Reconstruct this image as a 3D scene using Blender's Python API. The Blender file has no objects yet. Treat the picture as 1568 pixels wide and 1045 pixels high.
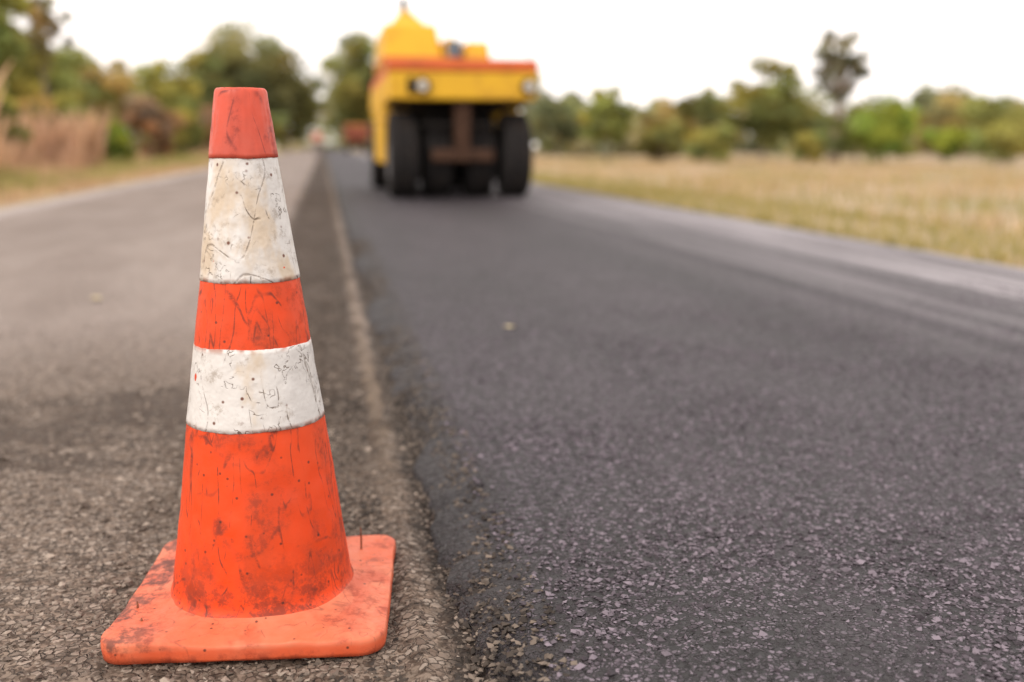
import bpy, bmesh, math, random
import numpy as np
from mathutils import Vector, noise as mnoise

random.seed(7); rng=np.random.default_rng(7)
scene=bpy.context.scene
COL=scene.collection

# ------------------------------------------------------------ node helpers
class NT:
    def __init__(s,name):
        s.m=bpy.data.materials.new(name); s.m.use_nodes=True
        s.t=s.m.node_tree; s.t.nodes.clear()
        s.out=s.t.nodes.new('ShaderNodeOutputMaterial')
    def n(s,t,**k):
        nd=s.t.nodes.new(t)
        for a,b in k.items(): setattr(nd,a,b)
        return nd
    def l(s,a,b): s.t.links.new(a,b)
    def setin(s,sock,v):
        if hasattr(v,'is_linked') or isinstance(v,bpy.types.NodeSocket): s.l(v,sock)
        elif isinstance(v,(tuple,list)) and len(v)==3 and sock.type=='RGBA': sock.default_value=(*v,1)
        else: sock.default_value=v
    def coord(s):
        return s.n('ShaderNodeTexCoord').outputs['Object']
    def mapv(s,v,scale=(1,1,1),loc=(0,0,0),rot=(0,0,0)):
        m=s.n('ShaderNodeMapping'); s.l(v,m.inputs[0])
        m.inputs['Scale'].default_value=scale; m.inputs['Location'].default_value=loc; m.inputs['Rotation'].default_value=rot
        return m.outputs[0]
    def noise(s,v,scale,detail=4,rough=.55,dist=0,col=False):
        n=s.n('ShaderNodeTexNoise'); s.l(v,n.inputs['Vector'])
        n.inputs['Scale'].default_value=scale; n.inputs['Detail'].default_value=detail
        n.inputs['Roughness'].default_value=rough; n.inputs['Distortion'].default_value=dist
        return n.outputs['Color' if col else 'Fac']
    def vor(s,v,scale,feature='F1',rand=1):
        n=s.n('ShaderNodeTexVoronoi',feature=feature); s.l(v,n.inputs['Vector'])
        n.inputs['Scale'].default_value=scale; n.inputs['Randomness'].default_value=rand
        return n
    def ramp(s,f,a,b,c0=0.,c1=1.):
        m=s.n('ShaderNodeMapRange',interpolation_type='SMOOTHSTEP'); s.l(f,m.inputs[0])
        m.inputs[1].default_value=a; m.inputs[2].default_value=b; m.inputs[3].default_value=c0; m.inputs[4].default_value=c1
        return m.outputs[0]
    def mix(s,f,a,b,mode='MIX'):
        m=s.n('ShaderNodeMix',data_type='RGBA',blend_type=mode)
        s.setin(m.inputs[0],f); s.setin(m.inputs[6],a); s.setin(m.inputs[7],b)
        return m.outputs[2]
    def math(s,op,a,b=None,c=None):
        m=s.n('ShaderNodeMath',operation=op)
        s.setin(m.inputs[0],a)
        if b is not None: s.setin(m.inputs[1],b)
        if c is not None: s.setin(m.inputs[2],c)
        return m.outputs[0]
    def vmath(s,op,a,b=None):
        m=s.n('ShaderNodeVectorMath',operation=op)
        s.setin(m.inputs[0],a)
        if b is not None: s.setin(m.inputs[1],b)
        return m.outputs[0]
    def sep(s,v):
        x=s.n('ShaderNodeSeparateXYZ'); s.l(v,x.inputs[0]); return x.outputs
    def bsdf(s,col,rough=.6,spec=.5,normal=None,metal=0):
        b=s.n('ShaderNodeBsdfPrincipled')
        s.setin(b.inputs['Base Color'],col); s.setin(b.inputs['Roughness'],rough)
        s.setin(b.inputs['Specular IOR Level'],spec); s.setin(b.inputs['Metallic'],metal)
        if normal is not None: s.l(normal,b.inputs['Normal'])
        s.l(b.outputs[0],s.out.inputs[0]); return b
    def bump(s,h,strength=.5,dist=.01,normal=None):
        b=s.n('ShaderNodeBump'); s.l(h,b.inputs['Height'])
        b.inputs['Strength'].default_value=strength; b.inputs['Distance'].default_value=dist
        if normal is not None: s.l(normal,b.inputs['Normal'])
        return b.outputs[0]

def mesh_obj(name,verts,faces,mats=(),midx=None,smooth=False,parent=None,cols=None):
    me=bpy.data.meshes.new(name)
    me.from_pydata([tuple(v) for v in verts],[],[tuple(f) for f in faces])
    for m in mats: me.materials.append(m)
    if midx is not None: me.polygons.foreach_set('material_index',list(midx))
    if smooth: me.polygons.foreach_set('use_smooth',[True]*len(me.polygons))
    if cols is not None:
        at=me.color_attributes.new('tint','FLOAT_COLOR','POINT')
        c=np.ones((len(verts),4),dtype=np.float32); c[:,:3]=cols
        at.data.foreach_set('color',c.ravel())
    me.update()
    o=bpy.data.objects.new(name,me); COL.objects.link(o)
    if parent: o.parent=parent
    return o

# ------------------------------------------------------------ materials
def tiltn(N,n,c,k):
    d=N.vmath('MULTIPLY',N.vmath('SUBTRACT',c,(.5,.5,.5)),(k,k,k))
    return N.vmath('NORMALIZE',N.vmath('ADD',n,d))
def geon(N): return N.n('ShaderNodeNewGeometry').outputs['Normal']

def mat_new_asphalt():
    N=NT('new_asphalt'); co=N.coord()
    X,Y,Z=N.sep(co)
    wob=N.noise(co,70,2,.6,0,True)
    c2=N.vmath('ADD',co,N.vmath('MULTIPLY',wob,(.010,.010,.0)))
    v=N.vor(c2,118); e=N.vor(c2,118,'DISTANCE_TO_EDGE')
    vb=N.vor(c2,290)
    r=N.sep(v.outputs['Color'])[0]; r2=N.sep(vb.outputs['Color'])[1]
    stone=N.mix(N.ramp(r,.05,1.0),(.046,.037,.045),(.225,.185,.222))
    stone=N.mix(N.ramp(r2,.3,.9,0,.45),stone,(.030,.024,.029))
    gap=N.ramp(e.outputs['Distance'],.02,.16)
    pit=N.ramp(N.noise(co,55,3,.6),.42,.53)
    gap=N.math('MULTIPLY',gap,pit)
    col=N.mix(gap,(.010,.008,.009),stone)
    lo=N.noise(N.mapv(co,(1,.22,1)),1.6,4,.6)
    col=N.mix(N.ramp(lo,.35,.7),N.mix(1.,col,(.86,.83,.86),'MULTIPLY'),N.mix(1.,col,(1.30,1.23,1.28),'MULTIPLY'))
    cl=N.noise(N.mapv(co,(1,.5,1),(3,1,0)),3.2,4,.7)
    col=N.mix(N.ramp(cl,.54,.68,0,.55),col,(.030,.023,.028))
    dx=N.math('MULTIPLY',N.math('SUBTRACT',X,1.85),1.5); dy=N.math('SUBTRACT',N.math('ADD',Y,N.math('MULTIPLY',X,.6)),4.3)
    dd=N.math('SQRT',N.math('ADD',N.math('MULTIPLY',dx,dx),N.math('MULTIPLY',dy,dy)))
    tp=N.math('MULTIPLY',N.ramp(dd,.3,1.0,1,0),N.ramp(N.noise(N.mapv(co,(1,2.2,1)),11,4,.7),.44,.56))
    col=N.mix(N.math('MULTIPLY',tp,.75),col,(.018,.013,.016))
    stre=N.noise(N.mapv(co,(1,.02,1)),9,3,.6)
    rt=N.math('MULTIPLY',N.ramp(X,1.7,2.9),N.ramp(stre,.36,.6))
    col=N.mix(N.math('MULTIPLY',rt,.75),col,(.31,.28,.30))  # sheen on the right part of the lane, painted in as pale streaks
    stre2=N.noise(N.mapv(co,(1,.03,1),(5,0,0)),3,2,.6)
    col=N.mix(N.ramp(stre2,.50,.64,0,.35),col,(.056,.045,.054))
    ex=N.math('ADD',X,N.math('MULTIPLY',N.math('SUBTRACT',N.noise(co,9,4,.7),.5),.22))
    edge=N.ramp(ex,.22,.36,.85,0)
    col=N.mix(edge,col,(.022,.017,.018))
    nr=tiltn(N,geon(N),v.outputs['Color'],1.1)
    nb=N.bump(gap,1.,.006,nr)
    N.bsdf(col,.62,.45,nb); return N.m

def mat_old_asphalt():
    N=NT('old_asphalt'); co=N.coord(); X,Y,Z=N.sep(co)
    wob=N.noise(co,50,2,.6,0,True)
    c2=N.vmath('ADD',co,N.vmath('MULTIPLY',wob,(.014,.014,0)))
    v=N.vor(c2,78); e=N.vor(c2,78,'DISTANCE_TO_EDGE'); vs=N.vor(c2,210)
    r=N.sep(v.outputs['Color']); r2=N.sep(vs.outputs['Color'])
    big=N.ramp(r[1],.30,.42)
    stone=N.mix(r[0],(.12,.086,.066),(.35,.285,.235))
    fines=N.mix(N.ramp(r2[0],.1,1),(.070,.049,.037),(.25,.192,.152))
    gap=N.ramp(e.outputs['Distance'],.015,.13)
    m=N.math('MULTIPLY',big,gap)
    col=N.mix(m,fines,stone)
    col=N.mix(N.ramp(N.noise(co,40,3,.6),.53,.64,0,.75),col,(.036,.023,.016))
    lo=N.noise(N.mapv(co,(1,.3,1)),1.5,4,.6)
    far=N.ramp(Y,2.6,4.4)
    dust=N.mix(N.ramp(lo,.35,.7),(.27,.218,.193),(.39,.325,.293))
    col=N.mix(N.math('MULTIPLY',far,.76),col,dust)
    n1=N.noise(co,5,4,.75)
    yy=N.math('ADD',Y,N.math('MULTIPLY',N.math('SUBTRACT',n1,.5),2.0))
    yy=N.math('SUBTRACT',yy,N.math('MULTIPLY',X,.45))
    band=N.math('MULTIPLY',N.ramp(yy,2.4,2.75),N.ramp(yy,2.95,3.4,1,0))
    col=N.mix(N.math('MULTIPLY',band,.70),col,(.050,.034,.026))
    xn=N.math('ADD',X,N.math('MULTIPLY',N.math('SUBTRACT',n1,.5),.34))
    strip=N.math('MULTIPLY',N.ramp(xn,-.42,-.26),N.ramp(xn,.07,.17,1,0))
    strip=N.math('MULTIPLY',strip,N.ramp(Y,1.5,2.6,.25,1))
    spat=N.ramp(N.noise(N.mapv(co,(1,.35,1)),5,3,.6),.25,.55,.78,1)
    strip=N.math('MULTIPLY',strip,spat)
    soil=N.mix(N.noise(co,80,3,.7),(.017,.010,.006),(.082,.052,.033))
    col=N.mix(N.math('MULTIPLY',strip,.96),col,soil)
    n3=N.noise(co,11,3,.6)
    xl=N.math('ADD',X,N.math('MULTIPLY',N.math('SUBTRACT',n3,.5),.08))
    lip=N.math('MULTIPLY',N.ramp(xl,.080,.112),N.ramp(xl,.116,.142,1,0))
    lip=N.math('MULTIPLY',lip,N.ramp(Y,1.6,2.8,.0,.65))
    lip=N.math('MULTIPLY',lip,N.ramp(n1,.38,.6,.2,1))
    col=N.mix(lip,col,(.22,.165,.12))
    dk=N.ramp(xl,.125,.16)
    col=N.mix(N.math('MULTIPLY',dk,.9),col,(.020,.014,.011))
    lft=N.ramp(N.math('ADD',X,N.math('MULTIPLY',n3,.15)),-3.15,-3.0,1,0)
    col=N.mix(N.math('MULTIPLY',lft,.7),col,(.48,.42,.40))
    stre=N.noise(N.mapv(co,(1,.02,1)),14,3,.6)
    rt=N.ramp(X,2.0,2.4)
    col=N.mix(rt,col,N.mix(N.ramp(stre,.4,.6),(.16,.145,.155),(.38,.35,.37)))  # older streaked shoulder, with grazing sky reflection put into its pale colour
    nr=tiltn(N,geon(N),v.outputs['Color'],.7)
    nr=tiltn(N,nr,vs.outputs['Color'],.6)
    nb=N.bump(m,1.,.006,nr)
    N.bsdf(col,.85,.25,nb); return N.m

def mat_chip(name):
    N=NT(name); at=N.n('ShaderNodeAttribute',attribute_name='tint')
    N.bsdf(at.outputs['Color'],.72,.35); return N.m

def mat_ground():
    N=NT('field_soil_grass'); co=N.coord(); X,Y,Z=N.sep(co)
    a=N.noise(N.mapv(co,(1,.6,1)),.10,4,.65); b=N.noise(co,1.1,4,.7)
    col=N.mix(N.ramp(b,.3,.7),(.31,.22,.145),(.46,.355,.25))
    col=N.mix(N.ramp(a,.48,.62,0,.65),col,(.23,.215,.105))
    d=N.math('ABSOLUTE',N.math('SUBTRACT',X,.2))
    verge=N.math('MULTIPLY',N.ramp(d,5.0,6.5,1,0),N.ramp(b,.35,.6))
    col=N.mix(N.math('MULTIPLY',verge,.6),col,(.24,.19,.08))
    N.bsdf(col,.95,.1,N.bump(b,.6,.1)); return N.m

def mat_leaf():
    N=NT('foliage'); at=N.n('ShaderNodeAttribute',attribute_name='tint')
    b=N.n('ShaderNodeBsdfDiffuse'); N.l(at.outputs['Color'],b.inputs[0])
    tr=N.n('ShaderNodeBsdfTranslucent'); N.l(N.mix(1.,at.outputs['Color'],(1.35,1.25,.7),'MULTIPLY'),tr.inputs[0])
    mx=N.n('ShaderNodeMixShader'); mx.inputs[0].default_value=.4
    N.l(b.outputs[0],mx.inputs[1]); N.l(tr.outputs[0],mx.inputs[2]); N.l(mx.outputs[0],N.out.inputs[0])
    return N.m
def mat_bark():
    N=NT('bark'); co=N.coord()
    n=N.noise(N.mapv(co,(6,6,1)),3,3,.7)
    N.bsdf(N.mix(n,(.13,.10,.08),(.34,.27,.21)),.9,.1,N.bump(n,.6,.03)); return N.m

def mat_cone(name,base,fade,dirtamt,scr=1.,rough=.42,dc=(.12,.024,.014),film=(.42,.05,.015),low=False,corner=False):
    N=NT(name); co=N.coord(); X,Y,Z=N.sep(co)
    n=N.noise(co,9,4,.65); n2=N.noise(co,48,5,.75); n4=N.noise(N.mapv(co,(1,1,.5)),11,3,.6,.8)
    col=N.mix(N.ramp(n,.3,.75),base,fade)
    w=N.noise(N.mapv(co,(1.2,1.2,.42),(3,2,1),(.25,.5,0)),17,1,.4,.5)
    s1=N.ramp(N.math('ABSOLUTE',N.math('SUBTRACT',w,.5)),.002,.020,1,0)
    msk=N.ramp(N.noise(N.mapv(co,(1,1,1),(7,7,3)),22,2,.6),.47,.56)
    w2=N.noise(N.mapv(co,(1.2,1.2,.16),(1,5,2)),38,1,.5,.2)
    s2=N.ramp(N.math('ABSOLUTE',N.math('SUBTRACT',w2,.5)),.002,.024,1,0)
    msk2=N.ramp(N.noise(N.mapv(co,(1,1,.7),(2,9,5)),14,3,.6),.48,.57)
    w3=N.noise(N.mapv(co,(.7,.7,.5),(11,2,7),(0,.6,.4)),13,.5,.4,.3)
    s3=N.ramp(N.math('ABSOLUTE',N.math('SUBTRACT',w3,.46)),.001,.014,1,0)
    msk3=N.ramp(N.noise(N.mapv(co,(1,1,1),(4,4,4)),12,2,.6),.47,.57)
    sm=N.math('MAXIMUM',N.math('MULTIPLY',s1,msk),N.math('MULTIPLY',s2,msk2))
    sm=N.math('MAXIMUM',sm,N.math('MULTIPLY',s3,msk3))
    sm=N.math('MULTIPLY',sm,N.ramp(n2,.36,.56,.08,1))
    col=N.mix(N.math('MULTIPLY',sm,.88*scr),col,dc)
    sg=N.math('MULTIPLY',N.ramp(n2,.46,.66),N.ramp(n4,.47,.60))
    col=N.mix(N.math('MULTIPLY',sg,dirtamt),col,dc)
    col=N.mix(N.ramp(n4,.40,.68,0,.7*dirtamt),col,film)
    if low:
        lz=N.math('MULTIPLY',N.ramp(Z,.03,.14,1,0),N.ramp(N.noise(co,20,5,.8),.46,.60))
        col=N.mix(N.math('MULTIPLY',lz,.75),col,dc)
    if corner:  # grime trodden onto the plate's outer parts and its side faces
        q=N.math('MAXIMUM',N.ramp(X,-.09,-.17),N.ramp(Z,.022,.008))
        q=N.math('MULTIPLY',q,N.ramp(N.noise(co,24,5,.8),.44,.60))
        col=N.mix(N.math('MULTIPLY',q,.8),col,(.085,.035,.028))
        col=N.mix(N.ramp(Z,.024,.018,0,.5),col,(.62,.07,.015))
    sp=N.vor(co,85); spm=N.ramp(sp.outputs['Distance'],.10,.24,1,0)
    spr=N.ramp(N.sep(sp.outputs['Color'])[0],.82,.86)
    col=N.mix(N.math('MULTIPLY',N.math('MULTIPLY',spm,spr),.8*min(1,dirtamt*1.5)),col,(.04,.018,.014))
    N.bsdf(col,N.ramp(n2,.3,.7,rough-.05,rough+.2),.35,N.bump(N.math('ADD',n,N.math('MULTIPLY',n2,.3)),.35,.004)); return N.m

def mat_band():
    N=NT('reflective_white_sleeve'); co=N.coord(); X,Y,Z=N.sep(co)
    n=N.noise(co,12,4,.65)
    col=N.mix(N.ramp(n,.3,.75),(.59,.56,.535),(.69,.665,.645))
    st=N.ramp(N.noise(N.mapv(co,(1,1,.6),(4,1,2)),12,4,.6),.53,.68)
    col=N.mix(N.math('MULTIPLY',st,.6),col,(.50,.35,.19))
    gy=N.ramp(N.noise(N.mapv(co,(1,1,1),(8,3,2)),30,5,.8),.53,.70)
    col=N.mix(N.math('MULTIPLY',gy,.6),col,(.24,.18,.13))
    w=N.noise(N.mapv(co,(1,1,1),(3,2,6)),30,3,.6,.4)
    s1=N.ramp(N.math('ABSOLUTE',N.math('SUBTRACT',w,.5)),.001,.013,1,0)
    msk=N.ramp(N.noise(co,15,3,.6),.47,.57)
    w2=N.noise(N.mapv(co,(1,1,.25),(9,2,6)),34,1,.5,.2)
    s2=N.ramp(N.math('ABSOLUTE',N.math('SUBTRACT',w2,.5)),.001,.015,1,0)
    msk2=N.ramp(N.noise(N.mapv(co,(1,1,.5),(5,5,5)),19,3,.6),.52,.59)
    sm=N.math('MAXIMUM',N.math('MULTIPLY',s1,msk),N.math('MULTIPLY',s2,msk2))
    w3=N.noise(N.mapv(co,(.8,.8,.5),(21,2,7),(0,.5,.3)),12,.5,.4,.3)
    cr=N.ramp(N.math('ABSOLUTE',N.math('SUBTRACT',w3,.5)),.0,.010,1,0)
    sm=N.math('MAXIMUM',sm,N.math('MULTIPLY',cr,.6))
    brk=N.ramp(N.noise(co,60,3,.7),.40,.56,.1,1)
    sm=N.math('MULTIPLY',sm,brk)
    col=N.mix(N.math('MULTIPLY',sm,.8),col,(.15,.10,.065))
    sp=N.vor(co,72); spm=N.ramp(sp.outputs['Distance'],.10,.24,1,0)
    spr=N.ramp(N.sep(sp.outputs['Color'])[0],.82,.87)
    col=N.mix(N.math('MULTIPLY',spm,spr),col,(.14,.05,.03))
    ed=None
    for z in (.292,.406,.497,.669):
        q=N.ramp(N.math('ABSOLUTE',N.math('SUBTRACT',Z,z)),.0,.009,1,0)
        ed=q if ed is None else N.math('MAXIMUM',ed,q)
    ed=N.math('MULTIPLY',ed,N.ramp(N.noise(co,22,3,.7),.44,.58))
    col=N.mix(N.math('MULTIPLY',ed,.75),col,(.30,.09,.04))
    hgt=N.math('SUBTRACT',N.math('MULTIPLY',n,2.0),N.math('MULTIPLY',sm,.6))
    N.bsdf(col,.40,.4,N.bump(hgt,.7,.004)); return N.m

def mat_paint(name,c,dirt=(.12,.08,.05),amt=.45,rough=.45,scale=3,spec=.4):
    N=NT(name); co=N.coord()
    n=N.noise(co,scale,4,.7)
    col=N.mix(N.ramp(n,.45,.72,0,amt),c,dirt)
    N.bsdf(col,N.ramp(n,.3,.7,rough,rough+.25),spec,N.bump(n,.1,.02)); return N.m

M_new=mat_new_asphalt(); M_old=mat_old_asphalt(); M_ground=mat_ground(); M_leaf=mat_leaf(); M_bark=mat_bark()
M_chip=mat_chip('stone_chips')

# ------------------------------------------------------------ ground and roads
def strip(name,xs,zs,ys,mat,wob=None):
    V=[];F=[]
    for y in ys:
        for i,(x,z) in enumerate(zip(xs,zs)):
            dx,dz=(wob(i,x,y) if wob else (0,0)); V.append((x+dx,y,z+dz))
    n=len(xs)
    for j in range(len(ys)-1):
        for i in range(n-1):
            a=j*n+i; F.append((a,a+1,a+n+1,a+n))
    return mesh_obj(name,V,F,[mat],smooth=True)

gx=[-700,-300,-120,-60,-30,-18,-12,-9,-7,-5.5,-4.6,-4.0,-3.6,-3,0,3,3.9,4.2,4.8,6,8,11,15,25,45,80,160,400,700]
def gz(i,x,y):
    d=abs(x-.2)
    if d<4.05: return 0,-.06
    h=.02*mnoise.noise(Vector((x*.5,y*.3,0)))*2
    if x<-4.5 : h+= .22*min(1,(-x-4.5)/6)*(.7+.5*mnoise.noise(Vector((y*.08,3,0))))
    if x>5: h+= -.12*min(1,(x-5)/4)+.12*mnoise.noise(Vector((x*.07,y*.07,2)))
    return 0,h-.03
gy=list(np.arange(-10,40,1.0))+list(np.arange(40,120,4.0))+[130,150,180,220,300,450,700,1200]
ground=strip('ground',gx,[0]*len(gx),gy,M_ground,gz)

ys=list(np.arange(-3,8,.04))+list(np.arange(8,40,.5))+[45,60,80,120,200,320]
def owob(i,x,y):
    e=(x<-3.5 or x>3.9)
    dx=.10*mnoise.noise(Vector((x,y*.8,1)))+.05*mnoise.noise(Vector((x,y*4,1))) if e else 0
    return dx,.004*mnoise.noise(Vector((x*5,y*5,3)))
oxs=[-3.62,-3.55]+list(np.linspace(-3.0,-.4,30))+list(np.arange(-.34,.24,.03))+[.3,1,2,2.6,3.0,3.4,3.9,4.05]
ozs=[-.05 if (x<-3.6 or x>4) else (.012*math.exp(-((x-.115)/.02)**2)) for x in oxs]
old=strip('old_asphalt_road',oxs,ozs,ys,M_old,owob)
TH=.036
def nwob(i,x,y):
    if i<=3:
        w=.045*mnoise.noise(Vector((0,y*1.1,5)))+.03*mnoise.noise(Vector((i*.4,y*7,5)))+.026*mnoise.noise(Vector((i,y*24,5)))
        return w,.009*mnoise.noise(Vector((i*3,y*22,9)))*(1 if i>0 else 0)
    if x>2.8: return .08*mnoise.noise(Vector((0,y*.6,8)))+.03*mnoise.noise(Vector((0,y*4,8))),0
    return 0,.0035*mnoise.noise(Vector((x*2.5,y*2.5,3)))
nxs=[.168,.19,.222,.27]+list(np.linspace(.33,2.9,40))+[3.0,3.06]
nzs=[-.01,.015,.029,.034]+[TH]*40+[.030,-.008]
new=strip('new_asphalt_lane',nxs,nzs,ys,M_new,nwob)

def chips(name,pts,sizes,cols,z0,mat,flat=(.35,.6)):
    n=len(pts)
    base=np.array([(1,0,0),(0,1,0),(-1,0,0),(0,-1,0),(.25,.2,1),(-.1,-.2,-1)],float)
    fc=np.array([(0,1,4),(1,2,4),(2,3,4),(3,0,4),(1,0,5),(2,1,5),(3,2,5),(0,3,5)])
    V=np.tile(base,(n,1,1))*(1+.5*(rng.random((n,6,3))-.5))
    V+= (rng.random((n,6,3))-.5)*.35
    V*=np.stack([sizes,sizes*rng.uniform(.5,.95,n),sizes*rng.uniform(*flat,n)],1)[:,None,:]
    a=rng.uniform(0,6.28,n); c,s=np.cos(a),np.sin(a)
    tl=rng.normal(0,.3,n); ct,st=np.cos(tl),np.sin(tl)
    x=V[...,0].copy(); z=V[...,2].copy(); V[...,0]=x*ct[:,None]-z*st[:,None]; V[...,2]=x*st[:,None]+z*ct[:,None]
    x=V[...,0].copy(); y=V[...,1].copy(); V[...,0]=x*c[:,None]-y*s[:,None]; V[...,1]=x*s[:,None]+y*c[:,None]
    V[...,0]+=pts[:,0,None]; V[...,1]+=pts[:,1,None]; V[...,2]+=(z0+sizes*.08)[:,None]
    F=(fc[None]+6*np.arange(n)[:,None,None]).reshape(-1,3)
    C=np.repeat(cols,6,axis=0)
    return mesh_obj(name,V.reshape(-1,3).tolist(),F.tolist(),[mat],cols=C)
def gcol(n,a,b,p=1.5):
    t=rng.random(n)**p
    return np.array(a)[None]*(1-t[:,None])+np.array(b)[None]*t[:,None]
def falloff(p,y0,y1):
    return rng.random(len(p))>np.clip((p[:,1]-y0)/(y1-y0),0,1)
n=28000
p=np.stack([rng.uniform(-2.0,.2,n),.85+3.6*rng.random(n)**1.3],1)
p=p[falloff(p,1.8,4.3)]; n=len(p)
sz=rng.gamma(3,.0011,n)+.0018
chips('gravel',p,sz,gcol(n,(.065,.044,.033),(.35,.285,.235)),np.full(n,.0),M_chip)
n=26000
p=np.stack([rng.normal(.11,.09,n),.85+6.5*rng.random(n)**1.3],1)
p[:,0]=np.where(p[:,0]>.30,.30-rng.random(n)*.3,p[:,0])
sz=np.minimum(rng.gamma(3,.0011,n)+.0018,.0085)
zz=np.interp(p[:,0],[.17,.19,.222,.27],[0,.013,.028,TH-.002])
chips('loose_gravel',p,sz,gcol(n,(.024,.017,.013),(.19,.15,.12),2.0),zz,M_chip)
n=90000
p=np.stack([.26+2.9*rng.random(n),.85+3.9*rng.random(n)**1.3],1)
k=falloff(p,1.5,4.6)&(rng.random(n)<np.clip((p[:,0]-.24+.10*rng.random(n))/.22,.15,1))
p=p[k]; n=len(p)
sz=rng.gamma(5,.00058,n)+.0016
chips('asphalt_aggregate',p,sz,gcol(n,(.032,.025,.031),(.215,.178,.212),1.5),np.full(n,TH-.0006),M_chip,(.35,.6))

# ------------------------------------------------------------ traffic cone
M_or=mat_cone('cone_orange',(.74,.056,.005),(.70,.070,.012),.65,low=True)
M_cap=mat_cone('cone_cap_faded',(.62,.080,.040),(.52,.095,.060),.8,.9,.42,(.12,.02,.02),(.40,.05,.03))
M_base=mat_cone('cone_base_rubber',(.66,.13,.055),(.63,.20,.11),.9,.6,.5,(.13,.050,.035),(.48,.07,.028),corner=True)
M_band=mat_band()
cone=bpy.data.objects.new('traffic_cone',None); COL.objects.link(cone)
def rad(z): return .033+.1370*(.7596-z)
def lathe_part(name,zlo,zhi,dr,mat,seed,wobz=.0015,extra_top=None,extra_bot=None,n=160):
    prof=[]
    k=max(6,int((zhi-zlo)/.006))
    if extra_bot: prof+=extra_bot
    else: prof.append((rad(zlo)-.003,zlo,1))
    for i in range(k+1):
        z=zlo+(zhi-zlo)*i/k; prof.append((rad(z)+dr,z,1))
    if extra_top: prof+=extra_top
    else: prof.append((rad(zhi)-.003,zhi,1))
    V=[];F=[]
    for r,z,w in prof:
        for j in range(n):
            a=2*math.pi*j/n
            ca,sa=math.cos(a),math.sin(a)
            t=(z-zlo)/(zhi-zlo)
            ez=wobz*(mnoise.noise(Vector((ca*1.6,sa*1.6,seed+(0 if t<.5 else 7))))*1.4+.5*mnoise.noise(Vector((ca*14,sa*14,seed))))*(1-abs(2*t-1) <.5)
            rr=r+.0020*mnoise.noise(Vector((ca*1.5,sa*1.5,z*9)))+.0009*mnoise.noise(Vector((ca*6,sa*6,z*40+seed)))
            V.append((rr*ca,rr*sa,z+ez))
    m=len(prof)
    for i in range(m-1):
        for j in range(n):
            F.append((i*n+j,i*n+(j+1)%n,(i+1)*n+(j+1)%n,(i+1)*n+j))
    return mesh_obj(name,V,F,[mat],smooth=True,parent=cone)
body=lathe_part('body',.048,.69,0,M_or,1,0,extra_bot=[(.146,.030,1),(.140,.0325,1),(.1355,.036,1),(.1325,.041,1)])
lathe_part('lower_white_sleeve',.292,.406,.0011,M_band,3,.0014)
lathe_part('upper_white_sleeve',.497,.669,.0011,M_band,5,.0014)
lathe_part('cap',.666,.755,.0024,M_cap,9,.0008,extra_top=[(.0345,.7583,1),(.0325,.7602,1),(.029,.7600,1),(.0265,.757,1),(.025,.70,1)])
def rsq(a,h=.191,cr=.034):
    c,s=abs(math.cos(a)),abs(math.sin(a)); lo,hi=.05,.4
    for _ in range(30):
        m=(lo+hi)/2; qx=c*m-(h-cr); qy=s*m-(h-cr)
        d=math.hypot(max(qx,0),max(qy,0))+min(max(qx,qy),0)-cr
        if d>0: hi=m
        else: lo=m
    return lo
n=320; V=[];F=[]
rings=[(-.2,.006),(.985,.004),(1.0,.008),(1.003,.014),(.999,.0205),(.990,.0240),(.970,.0257),(.90,.0260),(.8,.0275),(.65,.029),(.5,.0300),(.3,.031),(.1,.0325),(0,.0345),(-.12,.038)]
for t,z in rings:
    for j in range(n):
        a=2*math.pi*j/n; R_=rsq(a); r0=.140
        r=r0+(R_-r0)*t
        x,y=r*math.cos(a),r*math.sin(a)
        w=0
        if t>0:
            w=(.005*mnoise.noise(Vector((x*9,y*9,2)))+.0018*mnoise.noise(Vector((x*45,y*45,4))))*t
            cd=abs(math.sin(2*a))**3*t*t
            w+=.006*cd*(1.0 if x<0 else .5)
            r_=1+.010*mnoise.noise(Vector((math.cos(a)*5,math.sin(a)*5,1)))*t; x*=r_; y*=r_
        V.append((x,y,z+w if z>.006 else z))
for i in range(len(rings)-1):
    for j in range(n):
        F.append((i*n+j,i*n+(j+1)%n,(i+1)*n+(j+1)%n,(i+1)*n+j))
base=mesh_obj('base_plate',V,F,[M_base],smooth=True,parent=cone)
M_rust=mat_paint('rusty_wire',(.22,.08,.04),(.05,.02,.01),.6,.6,60)
def tube(pts,rads,n=8):
    V=[];F=[]
    for i,(p,r) in enumerate(zip(pts,rads)):
        p=Vector(p)
        d=(Vector(pts[min(i+1,len(pts)-1)])-Vector(pts[max(i-1,0)])).normalized()
        u=d.cross(Vector((0,1,0)) if abs(d.y)<.9 else Vector((1,0,0))).normalized(); v=d.cross(u)
        for j in range(n):
            a=2*math.pi*j/n; V.append(tuple(p+u*math.cos(a)*r+v*math.sin(a)*r))
    for i in range(len(pts)-1):
        for j in range(n):
            F.append((i*n+j,i*n+(j+1)%n,(i+1)*n+(j+1)%n,(i+1)*n+j))
    return V,F
for k,(a,b,hh) in enumerate(((.137,.118,.038),(-.168,-.075,.010),(-.150,-.120,.006))):
    v,f=tube([(a,b,.024),(a+.0006,b,.03+hh*.5),(a,b+.001,.03+hh)],[.0017,.0016,.0009],7)
    mesh_obj('nail_%d'%(k+1),v,f,[M_rust],parent=cone)
cone.location=(-.110,1.487,.003); cone.rotation_euler=(0,0,math.radians(-6.2))

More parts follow.
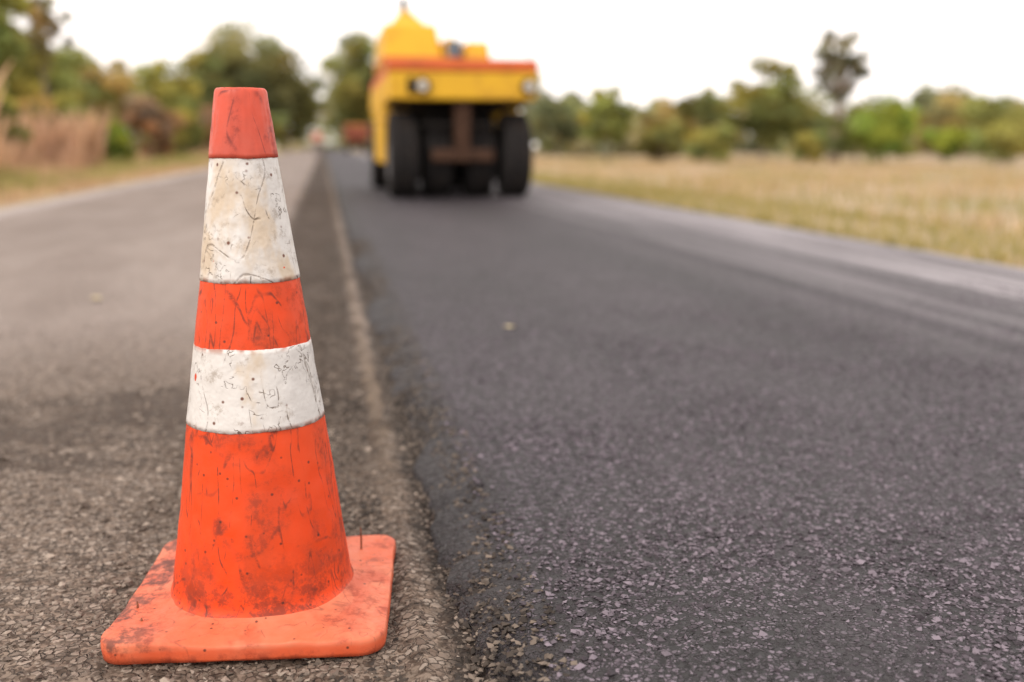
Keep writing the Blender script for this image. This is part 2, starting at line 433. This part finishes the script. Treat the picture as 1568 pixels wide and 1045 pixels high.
# ------------------------------------------------------------ fallen leaves
M_dry=mat_paint('dry_leaf',(.70,.60,.38),(.45,.30,.14),.4,.7,40)
def leaf(x,y,z,L,r):
    V=[];F=[]
    for i in range(9):
        t=i/8; w=L*.30*math.sin(math.pi*min(1,t*1.02+.0))**.8
        c=L*(t-.5)
        V+=[(-w,c,z+.006+.01*abs(t-.5)),(0,c,z+.001+.012*(t-.5)**2),(w,c,z+.008)]
    for i in range(8):
        for k in range(2):
            a=i*3+k; F.append((a,a+1,a+4,a+3))
    o=mesh_obj('fallen_leaf',V,F,[M_dry],smooth=True); o.location=(x,y,0); o.rotation_euler=(0,0,r); return o
leaf(-1.03,4.79,.006,.07,.6); leaf(.64,3.55,TH+.002,.04,1.3)

# ------------------------------------------------------------ vehicles
M_yel=mat_paint('roller_yellow',(.66,.37,.014),(.30,.13,.03),.6,.45,2.2)
M_red=mat_paint('roller_orange_red',(.58,.115,.025),(.2,.07,.03),.5,.45,2.5)
M_blk=mat_paint('tyre_rubber',(.016,.014,.014),(.045,.034,.027),.5,.8,4,.2)
M_dark=mat_paint('dark_chassis',(.012,.010,.009),(.03,.019,.013),.5,.8,4,.2)
M_brn=mat_paint('greasy_brown_steel',(.062,.031,.019),(.018,.011,.009),.6,.7,6,.2)
M_gry=mat_paint('grey_steel',(.12,.115,.12),(.04,.03,.03),.5,.6,6)
M_lamp=mat_paint('lamp_glass',(.55,.50,.43),(.4,.35,.28),.3,.15,20)
M_glass=mat_paint('seat_vinyl_blue_grey',(.10,.14,.18),(.05,.05,.05),.4,.4,6)

def box(name,par,x0,x1,y0,y1,z0,z1,mat,bev=.02,top=None):
    t=top or (x0,x1,y0,y1)
    V=[(x0,y0,z0),(x1,y0,z0),(x1,y1,z0),(x0,y1,z0),(t[0],t[2],z1),(t[1],t[2],z1),(t[1],t[3],z1),(t[0],t[3],z1)]
    F=[(0,3,2,1),(4,5,6,7),(0,1,5,4),(1,2,6,5),(2,3,7,6),(3,0,4,7)]
    o=mesh_obj(name,V,F,[mat],parent=par)
    if bev:
        m=o.modifiers.new('bev','BEVEL'); m.width=bev; m.segments=3; m.limit_method='NONE'
    return o
def wheel(name,par,x,y,r,w,tm,rm,rim=.55):
    prof=[(-.5,rim),(-.5,.80),(-.47,.92),(-.40,.975),(-.30,1),(-.16,1),(-.155,.975),(-.13,.975),(-.125,1),(.125,1),(.13,.975),(.155,.975),(.16,1),(.30,1),(.40,.975),(.47,.92),(.5,.80),(.5,rim)]
    inner=[(.40,rim-.02),(.34,rim*.8),(.38,rim*.35),(.46,.16),(.46,.0)]
    n=48; V=[];F=[];mi=[]
    full=[(-a,b) for a,b in reversed(inner)]+prof+inner
    for a,b in full:
        for j in range(n):
            t=2*math.pi*j/n; V.append((a*w,b*r*math.cos(t),b*r*math.sin(t)))
    for i in range(len(full)-1):
        rimf= i<len(inner) or i>=len(full)-len(inner)-1
        for j in range(n):
            F.append((i*n+j,i*n+(j+1)%n,(i+1)*n+(j+1)%n,(i+1)*n+j)); mi.append(1 if rimf else 0)
    o=mesh_obj(name,V,F,[tm,rm],mi,True,par); o.location=(x,y,r); return o
def cyl(name,par,p0,p1,r0,r1,mat,n=20):
    d=(Vector(p1)-Vector(p0))
    v,f=tube([tuple(Vector(p0)),tuple(Vector(p0)+d*.002),tuple(Vector(p0)+d*.998),tuple(Vector(p1))],[.0005,r0,r1,.0005],n)
    return mesh_obj(name,v,f,[mat],parent=par)

R=bpy.data.objects.new('road_roller',None); COL.objects.link(R)
for k,x in enumerate((-.71,-.27,.27,.71)):
    wheel('front_tyre_%d'%(k+1),R,x,.62 if abs(x)>.5 else .80,.54,.36,M_blk,M_gry)
for k,x in enumerate((-.80,-.40,0,.40,.80)):
    wheel('rear_tyre_%d'%(k+1),R,x,4.0,.53,.30,M_blk,M_gry)
box('front_body_panel',R,-.90,.90,0,.35,1.20,1.535,M_yel,.03)
box('front_stripe',R,-.915,.915,-.02,.37,1.538,1.68,M_red,.02)
box('deck',R,-.88,.88,.374,4.9,1.50,1.66,M_red,.02)
box('side_ballast_box_left',R,-.92,-.55,1.25,3.30,.42,1.495,M_yel,.03)
box('side_ballast_box_right',R,.55,.92,1.25,3.30,.42,1.495,M_yel,.03)
box('side_panel_left',R,-.90,-.84,.374,4.9,1.20,1.495,M_yel,.01)
box('side_panel_right',R,.84,.90,.374,4.9,1.20,1.495,M_yel,.01)
box('underframe',R,-.54,.54,1.42,4.8,.20,1.495,M_dark,.02)
box('front_frame',R,-.54,.54,.40,1.40,1.08,1.495,M_dark,.02)
box('mud_guard_plate',R,-.83,.83,.40,1.2,1.12,1.19,M_dark,.01)
box('rear_bumper',R,-.88,.88,4.6,4.92,.75,1.19,M_yel,.02)
box('steering_yoke',R,-.09,.10,.14,.38,.55,1.195,M_brn,.03,(-.10,.11,.12,.38))
box('axle_beam',R,-.38,.40,.14,.26,.46,.62,M_brn,.03)
box('scraper_bar',R,-.52,.52,.16,.20,.90,.94,M_dark,.01)
for k,x in enumerate((-.50,.80)):
    cyl('headlight_ring_%d'%(k+1),R,(x,-.05,1.36),(x,.01,1.36),.095,.105,M_dark)
    cyl('headlight_glass_%d'%(k+1),R,(x,-.07,1.36),(x,-.045,1.36),.055,.068,M_lamp)
box('headlight_box',R,-.68,-.60,-.03,.01,1.27,1.46,M_dark,.01)
box('engine_hood',R,-.90,-.10,1.0,3.2,1.663,2.20,M_yel,.04,(-.88,-.20,1.15,3.1))
box('hood_flank',R,-.095,.14,1.0,3.0,1.663,2.03,M_yel,.03,(-.095,.05,1.1,2.9))
box('hood_stripe',R,-.91,-.12,.985,3.21,1.72,1.78,M_red,.01)
box('hood_cap',R,-.78,-.30,1.3,2.2,2.203,2.44,M_yel,.03,(-.60,-.52,1.60,1.8))
box('control_console',R,.145,.46,.75,1.7,1.663,1.96,M_yel,.03,(.15,.44,.85,1.65))
box('grille',R,-.08,.11,.93,1.0,1.78,1.98,M_glass,.01)
box('seat',R,.16,.40,2.2,2.7,1.665,2.0,M_glass,.05)
cyl('exhaust_pipe',R,(-.57,1.72,2.38),(-.57,1.72,2.56),.05,.045,M_dark)
cyl('exhaust_tip',R,(-.57,1.72,2.53),(-.57,1.72,2.60),.06,.02,M_dark)
cyl('antenna',R,(.86,.3,1.67),(.86,.3,2.13),.008,.006,M_dark,8)
for k,(x,y) in enumerate(((.86,4.7),(-.86,4.7))):
    cyl('handrail_%d'%(k+1),R,(x,y,1.66),(x,y,1.95),.02,.02,M_dark,8)
R.location=(1.69,12.45,TH-.005)

T=bpy.data.objects.new('dump_truck',None); COL.objects.link(T)
M_tr=mat_paint('truck_red',(.34,.09,.05),(.1,.05,.03),.6,.5,2)
box('tipper_body',T,-1.15,1.15,0,4.4,1.15,2.7,M_tr,.05,(-1.2,1.2,-.15,4.5))
for k,x in enumerate((-.9,-.3,.3,.9)): box('tailgate_rib_%d'%(k+1),T,x-.05,x+.05,-.20,-.10,1.2,2.5,M_brn,.01)
box('chassis',T,-.45,.45,.2,6.8,.75,1.13,M_dark,.02)
box('cab',T,-1.1,1.1,4.7,6.6,1.0,2.85,M_yel,.1,(-1.0,1.0,4.8,6.3))
box('bumper',T,-1.1,1.1,.05,.15,.55,.75,M_dark,.01)
for k,(x,y) in enumerate(((-.92,1.2),(.92,1.2),(-.92,2.4),(.92,2.4),(-.95,5.7),(.95,5.7))): wheel('wheel_%d'%(k+1),T,x,y,.5,.4,M_blk,M_gry)
T.location=(3.3,102,TH-.004)

def worker(x,y):
    root=bpy.data.objects.new('road_worker',None); COL.objects.link(root)
    def skin(name,pts,edges,rads,mat):
        me=bpy.data.meshes.new(name); me.from_pydata(pts,edges,[]); o=bpy.data.objects.new(name,me); COL.objects.link(o); o.parent=root
        me.materials.append(mat)
        m=o.modifiers.new('s','SKIN'); 
        for i,r in enumerate(rads): me.skin_vertices[0].data[i].radius=(r,r*.85)
        me.skin_vertices[0].data[0].use_root=True
        o.modifiers.new('ss','SUBSURF').levels=2; o.modifiers['ss'].render_levels=2
        m.use_smooth_shade=True
    Mv=mat_paint('hi_vis_orange',(.60,.16,.07),(.5,.12,.04),.3,.8,8); Mt=mat_paint('trousers',(.16,.13,.15),(.08,.06,.06),.4,.8,8)
    Ms=mat_paint('skin',(.28,.15,.10),(.2,.1,.07),.3,.6,8); Mh=mat_paint('hard_hat',(.35,.5,.15),(.3,.4,.1),.2,.4,8)
    skin('jacket',[(0,0,.95),(0,0,1.15),(0,0,1.38),(-.2,0,1.40),(.2,0,1.40),(-.27,.02,1.14),(.27,.02,1.14),(-.25,-.12,.92),(.25,-.12,.92)],
         [(0,1),(1,2),(2,3),(2,4),(3,5),(4,6),(5,7),(6,8)],[.17,.16,.18,.075,.075,.055,.055,.045,.045],Mv)
    skin('trousers',[(0,0,.93),(-.1,0,.86),(.1,0,.86),(-.12,-.03,.5),(.12,.02,.5),(-.13,.02,.10),(.13,.04,.10),(-.13,-.12,.05),(.13,-.1,.05)],
         [(0,1),(0,2),(1,3),(2,4),(3,5),(4,6),(5,7),(6,8)],[.15,.11,.11,.075,.075,.055,.055,.045,.045],Mt)
    skin('head',[(0,0,1.42),(0,-.01,1.50),(0,-.02,1.60),(0,-.01,1.68)],[(0,1),(1,2),(2,3)],[.055,.055,.095,.08],Ms)
    skin('hard_hat',[(0,-.01,1.665),(0,0,1.72),(0,0,1.76)],[(0,1),(1,2)],[.125,.115,.07],Mh)
    for k,s in enumerate((-1,1)):
        skin('hand_%d'%(k+1),[(s*.25,-.13,.91),(s*.25,-.16,.84),(s*.255,-.17,.76),(s*.22,-.19,.81)],[(0,1),(1,2),(1,3)],[.03,.04,.015,.015],Ms)
    root.location=(x,y,.0)
worker(-.35,64)

# ------------------------------------------------------------ vegetation
def leaves(cents,rads,cols,per,size,flat=.75):
    Vs=[];Cs=[]
    for (c,r,co) in zip(cents,rads,cols):
        k=per
        d=rng.normal(0,1,(k,3)); d/=np.linalg.norm(d,axis=1)[:,None]
        rr=r*rng.random(k)**.45
        p=np.array(c)[None]+d*rr[:,None]*np.array([1,1,flat])
        u=rng.normal(0,1,(k,3)); u/=np.linalg.norm(u,axis=1)[:,None]
        w=rng.normal(0,1,(k,3)); w=np.cross(u,w); w/=np.linalg.norm(w,axis=1)[:,None]
        s=size*rng.uniform(.6,1.4,k)[:,None]
        q=np.stack([p-u*s,p-w*s*.55,p+u*s,p+w*s*.55],1)
        Vs.append(q.reshape(-1,3))
        br=(.75+.5*rng.random(k))[:,None]*np.array(co)[None]
        Cs.append(np.repeat(br,4,axis=0))
    V=np.concatenate(Vs);C=np.concatenate(Cs)
    F=np.arange(len(V)).reshape(-1,4)
    return V,F,C
def make_tree(name,x,y,h,cw,crown_base,tint,seed,ncl=26,per=150,leafs=.16,lean=0,bark=M_bark,z=0,depth=None,clr=(.10,.2),trk=.022):
    rs=np.random.default_rng(seed)
    V=[];F=[];mi=[];C=[]
    def add(v,f,m,c):
        o=len(V); V.extend(v); F.extend([tuple(i+o for i in q) for q in f]); mi.extend([m]*len(f)); C.extend([c]*len(v))
    th=crown_base+(h-crown_base)*.55
    pts=[];rd=[]
    r0=max(.05,h*trk)
    for i in range(8):
        t=i/7; pts.append((lean*t+.10*h*.1*math.sin(3*t+seed),.03*h*math.sin(2.2*t+seed*2),th*t)); rd.append(r0*(1.25 if i==0 else 1-.6*t))
    v,f=tube(pts,rd,9); add(v,f,0,(.1,.08,.06))
    cents=[];rads=[];cols=[]
    ch=(h-crown_base)/2; cz=crown_base+ch
    dp=(depth or cw)/2
    for i in range(ncl):
        d=rs.normal(0,1,3); d/=np.linalg.norm(d); q=rs.random()**.5*.85
        zz=d[2]*q
        k=1.0-.25*max(0,zz)
        c=(lean+d[0]*q*cw/2*k,d[1]*q*dp*k,cz+zz*ch)
        r=cw*rs.uniform(*clr)
        cents.append(c); rads.append(r)
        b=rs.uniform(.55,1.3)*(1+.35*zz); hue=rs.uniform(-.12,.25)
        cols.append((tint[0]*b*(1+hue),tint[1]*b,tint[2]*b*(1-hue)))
    for c in cents[:max(6,ncl//3)]:
        i=min(7,max(2,int(3+4*(c[2]-crown_base)/max(.1,h-crown_base))))
        a=np.array(pts[i]); b=np.array(c); m=(a+b)/2+np.array([0,0,.06*h])
        v,f=tube([tuple(a),tuple(m),tuple(b)],[rd[i]*.7,rd[i]*.4,.02],6); add(v,f,0,(.1,.08,.06))
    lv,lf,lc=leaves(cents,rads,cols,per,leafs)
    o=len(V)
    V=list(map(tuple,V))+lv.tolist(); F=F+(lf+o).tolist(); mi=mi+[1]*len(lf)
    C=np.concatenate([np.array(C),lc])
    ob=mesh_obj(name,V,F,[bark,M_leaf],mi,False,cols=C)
    ob.location=(x,y,z); return ob

SY,CY=.1801,.9836
def w(px,t):
    lat=(px-784)/1550*t
    return t*SY+lat*CY, t*CY-lat*SY
G1=(.215,.235,.105); G2=(.265,.285,.11); G3=(.32,.28,.145); G4=(.185,.205,.12); GB=(.26,.35,.085); GO=(.34,.29,.17)
GR=(.32,.22,.16)
def T_(name,px,t,topy,wpx,cb,tint,seed,basey=None,**k):
    x,y=w(px,t); h=.685+(224-topy)/1550*t*1.02
    make_tree(name,x,y,h,wpx/1550*t,cb,tint,seed,z=-.05,**k)
# right side
T_('slender_tree',1270,52,42,120,2.6,(.21,.205,.15),11,ncl=52,per=60,leafs=.12,clr=(.06,.12),trk=.042)
T_('acacia_tree',1160,52,88,155,.6,G2,12,ncl=56,per=120,leafs=.13,clr=(.07,.15))
T_('bush',928,50,130,95,.2,(.28,.31,.11),13,ncl=34,per=110,leafs=.12,clr=(.08,.18))
T_('bush',1345,47,156,120,.0,GB,14,ncl=34,per=130,leafs=.10)
T_('bush',1300,50,154,100,.0,G1,24,ncl=28,per=120,leafs=.11)
T_('bush',1435,46,190,85,.0,GB,15,ncl=18,per=110,leafs=.10)
T_('bush',1235,44,198,75,.0,G2,25,ncl=18,per=110,leafs=.10)
T_('bush',1085,46,188,95,.0,G2,26,ncl=20,per=110,leafs=.10)
T_('bush',1010,50,184,95,.0,G1,27,ncl=20,per=110,leafs=.11)
T_('bush',1520,46,186,120,.0,G2,28,ncl=26,per=110,leafs=.11)
T_('small_tree',1065,75,126,95,.6,G1,16,ncl=30,per=100,leafs=.16,clr=(.08,.17))
T_('small_tree',1010,80,148,100,.3,G3,17,ncl=28,per=110,leafs=.16)
T_('small_tree',852,85,146,90,.3,G4,18,ncl=28,per=110,leafs=.17)
T_('small_tree',1520,70,144,150,.2,G2,19,ncl=40,per=110,leafs=.16)
T_('small_tree',1435,80,152,130,.2,G3,20,ncl=36,per=110,leafs=.17)
T_('small_tree',1230,85,134,140,.2,G1,21,ncl=36,per=110,leafs=.17)
T_('small_tree',1600,60,148,130,.2,G1,22,ncl=28,per=110,leafs=.15)
# centre
T_('rain_tree',392,118,44,195,1.2,(.205,.215,.115),31,ncl=120,per=135,leafs=.27,clr=(.08,.17))
T_('rain_tree',447,125,100,120,.4,(.20,.21,.10),33,ncl=50,per=130,leafs=.27)
T_('rain_tree',556,150,50,150,1.2,(.225,.24,.10),32,ncl=90,per=150,leafs=.32,clr=(.08,.17))
T_('rain_tree',318,100,72,120,.4,G1,34,ncl=54,per=130,leafs=.24)
# left
T_('roadside_tree',262,70,94,135,.2,G2,41,ncl=52,per=130,leafs=.17)
T_('roadside_tree',190,62,96,145,.2,G3,42,ncl=52,per=130,leafs=.16)
T_('roadside_tree',120,54,76,145,.2,G2,43,ncl=54,per=130,leafs=.16)
T_('roadside_tree',35,42,50,200,.2,G2,44,ncl=70,per=130,leafs=.14)
T_('roadside_tree',-25,30,-120,205,.8,(.28,.33,.12),45,ncl=78,per=120,leafs=.12,clr=(.07,.15))
T_('slender_tree',92,42,-30,120,3.6,GO,46,ncl=38,per=60,leafs=.11,clr=(.06,.12))
T_('roadside_tree',-150,40,-80,200,.8,G1,47,ncl=50,per=120,leafs=.13)
T_('bush',173,32,172,90,.0,GB,51,ncl=30,per=150,leafs=.08)
T_('bush',240,42,140,100,.0,GR,52,ncl=34,per=120,leafs=.11)
T_('bush',60,28,140,110,.0,G3,53,ncl=36,per=150,leafs=.09)
T_('bush',-15,23,120,150,.0,G2,57,ncl=40,per=150,leafs=.08)
T_('bush',118,36,140,110,.0,G2,58,ncl=32,per=140,leafs=.10)
T_('bush',290,50,150,105,.0,G2,54,ncl=32,per=120,leafs=.12)
T_('bush',345,62,160,105,.0,GR,56,ncl=30,per=120,leafs=.13)
T_('bush',400,80,165,100,.0,G1,55,ncl=30,per=120,leafs=.15)
# distant tree belt (one object)
cents=[];rads=[];cols=[]
for i in range(1250):
    px=rng.uniform(-350,1950); t=rng.uniform(150,230) if 380<px<700 else rng.uniform(88,170)
    if i>1100: px=rng.uniform(425,590); t=rng.uniform(235,300)
    x,y=w(px,t)
    if abs(x-.2)<6 and t<233: continue
    top=(153+14*math.sin(px*.021)+12*math.sin(px*.06+1)+6*math.sin(px*.17)) if px>820 else (118+14*math.sin(px*.03)+7*math.sin(px*.11))
    if i>1100: top=132
    hmax=.685+(224-top)/1550*t
    z=rng.uniform(.0,1)**.9*hmax
    r=rng.uniform(1.1,2.0)*(1.4 if i>1100 else 1)
    cents.append((x,y,max(.4,z-r*.6))); rads.append(r)
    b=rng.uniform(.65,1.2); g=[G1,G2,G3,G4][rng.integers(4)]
    cols.append(tuple(q*b+.07 for q in g))  # constant lift paints distance haze into the leaf tints
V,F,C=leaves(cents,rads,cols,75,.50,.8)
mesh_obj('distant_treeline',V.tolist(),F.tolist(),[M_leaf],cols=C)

def grass(name,pts,hs,c0,c1,lean=.25):
    n=len(pts); a=rng.uniform(0,6.28,n); wd=.004+.012*rng.random(n)
    L=rng.normal(0,lean,(n,2))*hs[:,None]
    ux,uy=np.cos(a)*wd,np.sin(a)*wd
    x,y=pts[:,0],pts[:,1]; z=pts[:,2]
    V=np.stack([np.stack([x-ux,y-uy,z],1),np.stack([x+ux,y+uy,z],1),np.stack([x+ux*.7+L[:,0]*.4,y+uy*.7+L[:,1]*.4,z+hs*.6],1),np.stack([x+L[:,0],y+L[:,1],z+hs],1)],1)
    t=rng.random(n)[:,None]; C=np.array(c0)*(1-t)+np.array(c1)*t
    F=np.arange(4*n).reshape(-1,4)
    return mesh_obj(name,V.reshape(-1,3).tolist(),F.tolist(),[M_leaf],cols=np.repeat(C,4,axis=0))
n=50000
x=4.3+22*rng.random(n)**1.6; y=3+60*rng.random(n)**1.1
keep=np.array([mnoise.noise(Vector((a*.5,b*.3,4)))>-.05 for a,b in zip(x,y)])
x,y=x[keep],y[keep]; n=len(x)
grass('dry_grass',np.stack([x,y,np.full(n,-.14)],1),rng.uniform(.06,.26,n)*(1-.45*(x<5.5)),(.35,.255,.17),(.56,.44,.32))
n=30000
x=4.15+1.8*rng.random(n)**1.5; y=3+45*rng.random(n)
x[16000:]=5+16*rng.random(n-16000); y[16000:]=6+50*rng.random(n-16000)
keep=np.array([i<16000 or mnoise.noise(Vector((a*.22,b*.12,14)))>.08 for i,(a,b) in enumerate(zip(x,y))])
x,y=x[keep],y[keep]; n=len(x)
grass('green_grass',np.stack([x,y,np.where(x>5.9,-.15,-.08)],1),rng.uniform(.05,.16,n)*np.where(x>5.9,1.8,1),(.22,.22,.08),(.42,.34,.18))
n=50000
x=-3.9-12*rng.random(n)**1.3; y=6+75*rng.random(n)
clump=np.array([max(0,mnoise.noise(Vector((a*.3,b*.10,9)))*2.2) for a,b in zip(x,y)])
hh=rng.uniform(.10,.28,n)+np.clip((-x-5.5)/3,0,1)*rng.uniform(0,1.1,n)*clump
grass('dry_grass',np.stack([x,y,np.full(n,-.1)+np.clip((-x-4.5)/6,0,1)*.15],1),hh,(.36,.245,.17),(.64,.47,.36),.2)
# tall straw-coloured reeds and green weeds at the left bank
def patch(n,y0,y1,x0,x1,h0,h1,name,c0,c1):
    x=rng.uniform(x0,x1,n); y=rng.uniform(y0,y1,n)
    kk=np.array([max(.1,.6+1.6*mnoise.noise(Vector((a*.6,b*.25,21)))) for a,b in zip(x,y)])
    grass(name,np.stack([x,y,np.full(n,-.05)],1),rng.uniform(h0,h1,n)*kk,c0,c1,.16)
patch(14000,17,30,-9.5,-6.0,.5,1.6,'tall_dry_grass',(.38,.25,.18),(.66,.46,.36))
patch(12000,14,60,-7.0,-4.4,.10,.45,'green_weeds',(.20,.22,.08),(.46,.40,.20))

# ------------------------------------------------------------ light & sky
wd=bpy.data.worlds.new("World"); scene.world=wd; wd.use_nodes=True
nt=wd.node_tree; nt.nodes.clear()
o=nt.nodes.new('ShaderNodeOutputWorld'); bg=nt.nodes.new('ShaderNodeBackground')
sky=nt.nodes.new('ShaderNodeTexSky'); sky.sky_type='NISHITA'; sky.sun_disc=False
EL,RO=math.radians(40),math.radians(232)
sky.sun_elevation=EL; sky.sun_rotation=RO; sky.dust_density=4; sky.air_density=1.2
tc=nt.nodes.new('ShaderNodeTexCoord'); nz=nt.nodes.new('ShaderNodeTexNoise'); nz.inputs['Scale'].default_value=2.2; nz.inputs['Detail'].default_value=3
nt.links.new(tc.outputs['Generated'],nz.inputs['Vector'])
cm=nt.nodes.new('ShaderNodeMix'); cm.data_type='RGBA'
cm.inputs[6].default_value=(12.8,12.0,11.5,1); cm.inputs[7].default_value=(16.8,15.7,14.9,1)
nt.links.new(nz.outputs['Fac'],cm.inputs[0])
mx=nt.nodes.new('ShaderNodeMix'); mx.data_type='RGBA'; mx.inputs[0].default_value=.9
nt.links.new(sky.outputs[0],mx.inputs[6]); nt.links.new(cm.outputs[2],mx.inputs[7])
nt.links.new(mx.outputs[2],bg.inputs[0]); bg.inputs[1].default_value=.125
nt.links.new(bg.outputs[0],o.inputs[0])
sl=bpy.data.lights.new('sun','SUN'); sl.energy=1.5; sl.angle=math.radians(10); sl.color=(1,.91,.80)
so=bpy.data.objects.new('sun',sl); COL.objects.link(so)
sd=Vector((math.sin(RO)*math.cos(EL),math.cos(RO)*math.cos(EL),math.sin(EL)))
so.rotation_euler=(-sd).to_track_quat('-Z','Y').to_euler(); so.location=(0,0,30)

# ------------------------------------------------------------ camera
cd=bpy.data.cameras.new('camera'); cam=bpy.data.objects.new('camera',cd); COL.objects.link(cam)
cd.sensor_width=36; cd.lens=35.6; cd.clip_end=3000; cd.clip_start=.05
cam.location=(0,0,.685); cam.rotation_euler=(math.radians(90-10.9),0,math.radians(-10.376))
cd.dof.use_dof=True; cd.dof.focus_distance=1.42; cd.dof.aperture_fstop=1.75
scene.camera=cam
scene.view_settings.view_transform='Standard'; scene.view_settings.look='None'; scene.view_settings.exposure=0
